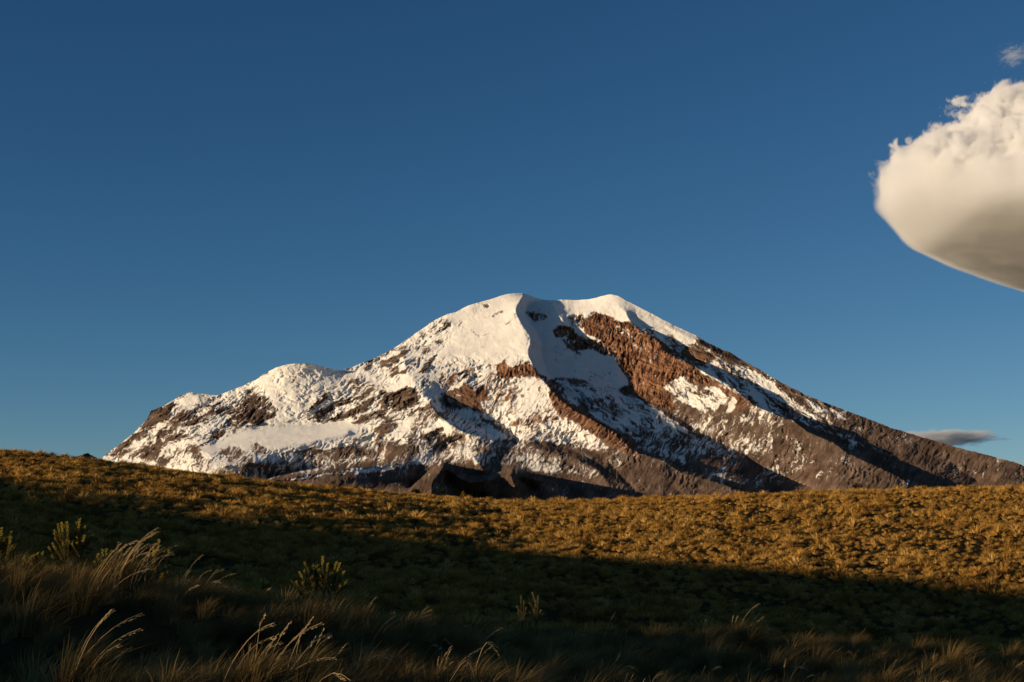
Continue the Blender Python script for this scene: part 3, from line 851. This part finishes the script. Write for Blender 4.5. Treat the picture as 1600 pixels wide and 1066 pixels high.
def stuff_field(name, X, Y, scale, meshes, **props):
    """instances of tussock meshes on points, as one uncounted mass"""
    Z = ground_h(X, Y)-.03
    me = bpy.data.meshes.new(name)
    me.vertices.add(len(X))
    me.vertices.foreach_set('co', np.stack([X, Y, Z], -1).astype(np.float32).ravel())
    for nm, ty, dat in (('size', 'FLOAT', scale), ('turn', 'FLOAT', nrg.uniform(-.6, .6, len(X))), ('tall', 'FLOAT', nrg.uniform(.75, 1.2, len(X)))):
        a = me.attributes.new(nm, ty, 'POINT')
        a.data.foreach_set('value', np.ascontiguousarray(dat, np.float32))
    a = me.attributes.new('which', 'INT', 'POINT')
    a.data.foreach_set('value', nrg.integers(0, len(meshes), len(X)).astype(np.int32))
    g = bpy.data.node_groups.new(name, 'GeometryNodeTree')
    g.interface.new_socket(name='Geometry', in_out='INPUT', socket_type='NodeSocketGeometry')
    g.interface.new_socket(name='Geometry', in_out='OUTPUT', socket_type='NodeSocketGeometry')
    t = NT(g)
    gi = t.n('NodeGroupInput'); go = t.n('NodeGroupOutput')
    j = t.n('GeometryNodeJoinGeometry')
    for m in meshes:
        po = bpy.data.objects.new(m.name, m)             # source only, never linked to the scene
        oi = t.n('GeometryNodeObjectInfo', {'Object': po, 'As Instance': True})
        t.link(oi.outputs['Geometry'], j.inputs[0])
    def attr(nm, ty):
        return t.n('GeometryNodeInputNamedAttribute', {'Name': nm}, data_type=ty).outputs[0]
    rot = t.n('ShaderNodeCombineXYZ', {2: attr('turn', 'FLOAT')}).outputs[0]
    sz = attr('size', 'FLOAT')
    sc = t.n('ShaderNodeCombineXYZ', {0: sz, 1: sz, 2: t.m('MULTIPLY', sz, attr('tall', 'FLOAT'))}).outputs[0]
    ip = t.n('GeometryNodeInstanceOnPoints', {'Points': gi.outputs[0], 'Instance': j.outputs[0], 'Pick Instance': True,
                                              'Instance Index': attr('which', 'INT'), 'Rotation': rot, 'Scale': sc})
    t.link(ip.outputs[0], go.inputs[0])
    o = obj(name, me, **props)
    md = o.modifiers.new('scatter', 'NODES'); md.node_group = g
    return o

# the far slope
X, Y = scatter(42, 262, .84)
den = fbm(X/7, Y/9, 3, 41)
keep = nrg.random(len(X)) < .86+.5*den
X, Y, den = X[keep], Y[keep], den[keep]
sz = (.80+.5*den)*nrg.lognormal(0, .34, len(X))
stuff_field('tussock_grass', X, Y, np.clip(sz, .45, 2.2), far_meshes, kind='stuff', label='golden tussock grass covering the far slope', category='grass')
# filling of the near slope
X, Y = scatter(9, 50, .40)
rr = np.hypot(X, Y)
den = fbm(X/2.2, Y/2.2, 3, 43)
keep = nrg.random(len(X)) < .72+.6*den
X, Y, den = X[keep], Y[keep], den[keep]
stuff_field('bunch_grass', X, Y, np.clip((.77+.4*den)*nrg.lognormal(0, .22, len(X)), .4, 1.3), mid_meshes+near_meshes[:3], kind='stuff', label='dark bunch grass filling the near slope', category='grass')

# ---- single tussocks with seed stalks
def stalk_mesh(name, seed, L, lean, droop):
    r = random.Random(seed); T = Tris(); pts = []
    for k in range(9):
        t = k/8
        pts.append(Vector((lean*L*(.45*t+.55*t*t), r.uniform(-.01, .01)+.12*L*t*t, L*(t-.18*t*t*lean) - droop*L*max(t-.6, 0)**2*2.2)))
    T.tube(pts, [.0034-.0016*k/8 for k in range(9)], 3)
    H = Tris()
    a, b = pts[6], pts[8]
    d = (b-a)
    for k in range(16):
        t = k/15
        p = a+d*t + Vector((0, 0, -droop*L*.10*t*t))
        s = Vector((r.gauss(0, 1), r.gauss(0, 1), r.gauss(0, 1))).normalized()
        H.leaf(p, (d.normalized()*1.0+s*.42).normalized(), .032*(1.1-.5*t), .0085, s.cross(d).normalized())
    return T.mesh(name), H.mesh('seed_head')
STALKS = [stalk_mesh('stalk', 400+i, (.62+.07*(i % 5))*.80, .35+.12*(i % 4), [0, .1, .45, .2, 1.0, .05, .3, .7][i]) for i in range(8)]
for a, b in STALKS:
    a.materials.append(M_straw); b.materials.append(M_straw)

def place(px, r):
    a = math.atan((px-800)/F_PX*.991)
    x, y = r*math.sin(a), r*math.cos(a)
    return x, y, float(ground_h(np.array([x]), np.array([y]))[0])

def tussock(x, y, size, mesh, stalks, label, tall=1.0, rz=None, fan=.12):
    z = float(ground_h(np.array([x]), np.array([y]))[0])-.02
    o = obj('grass_tussock', mesh, label=label, category='grass tussock', group='bunch grass tussocks on the near slope')
    o.location = (x, y, z); o.rotation_euler = (0, 0, rng.uniform(-.5, .5) if rz is None else rz); o.scale = (size, size, size*tall)
    for k in range(stalks):
        st, hd = rng.choice([STALKS[i] for i in (0, 1, 3, 5, 6)] if fan > .15 else STALKS)
        s = obj('seed_stalk', st, parent=o)
        a = rng.uniform(0, 6.28); q = rng.uniform(0, fan)
        s.location = (q*math.cos(a), q*math.sin(a), 0); s.rotation_euler = (rng.gauss(0, .10), rng.gauss(0, .14), rng.gauss(0, .45))
        f = rng.uniform(.85, 1.25); s.scale = (f, f, f)
        obj('seed_head', hd, parent=s)
    return o

# those the sunlight picks out
LIT = [
 (188, 20.4, 1.15, 34, 'broad tussock with the big fan of sunlit straw stalks below the tall shrub'),
 (300, 22.5, .95, 9, 'loose tussock with bent stalks just right of the big straw fan'),
 (375, 23.5, .70, 1, 'small tussock alone on the shaded bank between the straw fan and the golden shrub'),
 (140, 16.5, 1.05, 3, 'rounded rusty tussock under the big straw fan'),
 (255, 16.8, .80, 2, 'low rusty tussock right of the rounded one under the straw fan'),
 (120, 12.6, 1.25, 6, 'wide sunlit tussock in the bottom left corner'),
 (400, 12.5, 1.10, 12, 'bright sunlit tussock with many stalks on the bottom edge below the golden shrub'),
 (480, 12.8, .95, 5, 'bright straw tussock close right of the many-stalked one on the bottom edge'),
 (490, 19.5, .75, 7, 'slim tussock with pale seed heads right below the golden shrub'),
 (560, 20.5, .85, 5, 'tussock with slanting stalks right of the golden shrub'),
 (640, 20.0, .80, 6, 'tussock with long stalks reaching right, beyond the golden shrub towards the middle'),
 (680, 13.6, .90, 7, 'sunlit tussock on the bottom edge left of the middle'),
 (745, 22.5, .65, 2, 'little tussock at the brow below the two pale sprigs'),
 (880, 12.4, .80, 4, 'short bright tussock on the bottom edge right of the middle'),
 (990, 13.5, .75, 4, 'tussock with a few bent straws low in the picture under the round shadowed slope'),
 (1150, 24.5, .95, 6, 'pale wind-bent tussock at the brow right of the middle'),
 (1165, 13.6, .80, 6, 'tussock with upright seed spikes on the bottom edge right of the middle'),
 (1230, 15.5, .70, 4, 'tussock with straws right beside the one with upright spikes'),
 (1400, 14.5, .75, 5, 'tussock with a spray of slanting straws near the bottom right corner'),
 (1490, 24.0, .60, 2, 'small tussock with lit straw tips near the right edge'),
]
for px, r, size, ns, label in LIT:
    x, y, z = place(px, r)
    tussock(x, y, size, rng.choice(near_meshes), ns, label, fan=.42 if ns > 20 else .30 if ns > 7 else .18)
# the rest, nearest first
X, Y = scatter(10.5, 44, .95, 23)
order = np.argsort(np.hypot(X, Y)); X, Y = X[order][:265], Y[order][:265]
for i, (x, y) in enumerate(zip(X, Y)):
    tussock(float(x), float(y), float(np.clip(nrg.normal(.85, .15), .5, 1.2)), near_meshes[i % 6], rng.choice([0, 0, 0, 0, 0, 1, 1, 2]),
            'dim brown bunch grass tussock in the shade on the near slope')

# ---- shrubs
def shrub(px, r, top_py, width_px, n, label, mats=(M_leaf, M_tip), group=None, name='shrub', dense=1.25, leaf=.040):
    x, y, z = place(px, r)
    topz = float(at(px, top_py, y)[2]); H = max(topz-z, .25); Wd = width_px/F_PX*r
    root = obj(name, None, label=label, category='shrub', **({'group': group} if group else {}))
    root.location = (x, y, z-.03)
    for i in range(n):
        q = (i+.5)/n*2-1
        tip = Vector((q*Wd/2*rng.uniform(.8, 1.1), rng.uniform(-.4, .4)*Wd, H*(1-.38*abs(q)**1.5*rng.uniform(.3, 1.4))*rng.uniform(.82, 1.0)))
        base = Vector((tip.x*.25, tip.y*.25, 0))
        pts = [base.lerp(tip, t)+Vector((0, 0, .06*H*math.sin(math.pi*t))) for t in (0, .25, .5, .75, 1)]
        W = Tris(); L1 = Tris(); L2 = Tris()
        W.tube(pts, [.011, .009, .007, .005, .002], 4)
        twigs = [(pts, .42, 1.0)]
        for j in range(3):
            t0 = rng.uniform(.35, .75)
            p0 = base.lerp(tip, t0)
            e = p0+Vector((rng.uniform(-.16, .16), rng.uniform(-.16, .16), rng.uniform(.14, .30)))*H*.9
            tp = [p0.lerp(e, t) for t in (0, .33, .66, 1)]
            W.tube(tp, [.006, .005, .004, .002], 3)
            twigs.append((tp, .1, 1.0))
        for tp, t0, t1 in twigs:
            cnt = int(60*dense)
            for k in range(cnt):
                t = t0+(t1-t0)*k/cnt
                f = t*(len(tp)-1); i0 = min(int(f), len(tp)-2)
                p = tp[i0].lerp(tp[i0+1], f-i0)
                d = (tp[i0+1]-tp[i0]).normalized()
                a = k*2.4
                s = Vector((math.cos(a), math.sin(a), 0))
                T = L2 if t > .80 else L1
                T.leaf(p, (d*.8+s*rng.uniform(.6, 1.1)).normalized(), leaf*rng.uniform(.8, 1.3), leaf*.42, d.cross(s))
        b = obj('branch', W.mesh('branch'), parent=root, mat=M_wood)
        obj('leaves', L1.mesh('leaves'), parent=b, mat=mats[0])
        obj('young_leaves', L2.mesh('young_leaves'), parent=b, mat=mats[1])
    return root

shrub(112, 26.5, 796, 66, 9, 'tall yellow green shrub with upright leafy tips on the near bank at the left')
shrub(4, 25, 808, 42, 5, 'yellow green shrub cut by the left edge of the picture')
shrub(58, 24.5, 852, 60, 7, 'low yellowish shrub between the left edge and the tall shrub', dense=.8)
shrub(165, 26, 838, 30, 4, 'small reddish twiggy shrub right of the tall shrub', dense=.6)
shrub(248, 25.5, 832, 42, 3, 'sparse shrub of two thin upright leafy sprigs above the straw fan')
shrub(505, 26.5, 864, 108, 11, 'golden tipped shrub standing alone on the near brow, left of the middle')
shrub(816, 31, 920, 9, 2, 'lone pale green sprig in the shade, the lower of the two in the middle', leaf=.026, dense=.9)
shrub(838, 32, 914, 8, 2, 'lone pale green sprig in the shade, the higher of the two in the middle', leaf=.026, dense=.9)
shrub(450, 20.5, 979, 26, 4, 'small dark rosette shrub below the golden shrub', dense=.6)
DK = (M_dark, M_dark)
HG = 'dark shrubs along the crest of the far slope'
def crest_r(px):
    rr = np.linspace(150, 258, 220); a = math.atan((px-800)/F_PX*.991)
    h = ground_h(rr*math.sin(a), rr*math.cos(a)); return float(rr[np.argmax(h/rr)])
shrub(650, crest_r(650), 762, 16, 7, 'round dark shrub on the crest in front of the small brown foothill', DK, HG, 'crest_shrub', leaf=.12)
shrub(691, crest_r(691), 763, 9, 5, 'small dark shrub on the crest right of the round one', DK, HG, 'crest_shrub', leaf=.11)
shrub(724, crest_r(724), 767, 10, 5, 'small bright yellow shrub on the crest under the dark foothill', (M_tip, M_tip), None, 'crest_shrub', leaf=.10)
shrub(1341, crest_r(1341), 754, 15, 6, 'dark ragged shrub on the crest below the long right shadow', DK, HG, 'crest_shrub', leaf=.12)
shrub(556, crest_r(556), 759, 9, 5, 'small dark shrub on the crest left of the brown foothill', DK, HG, 'crest_shrub', leaf=.11)
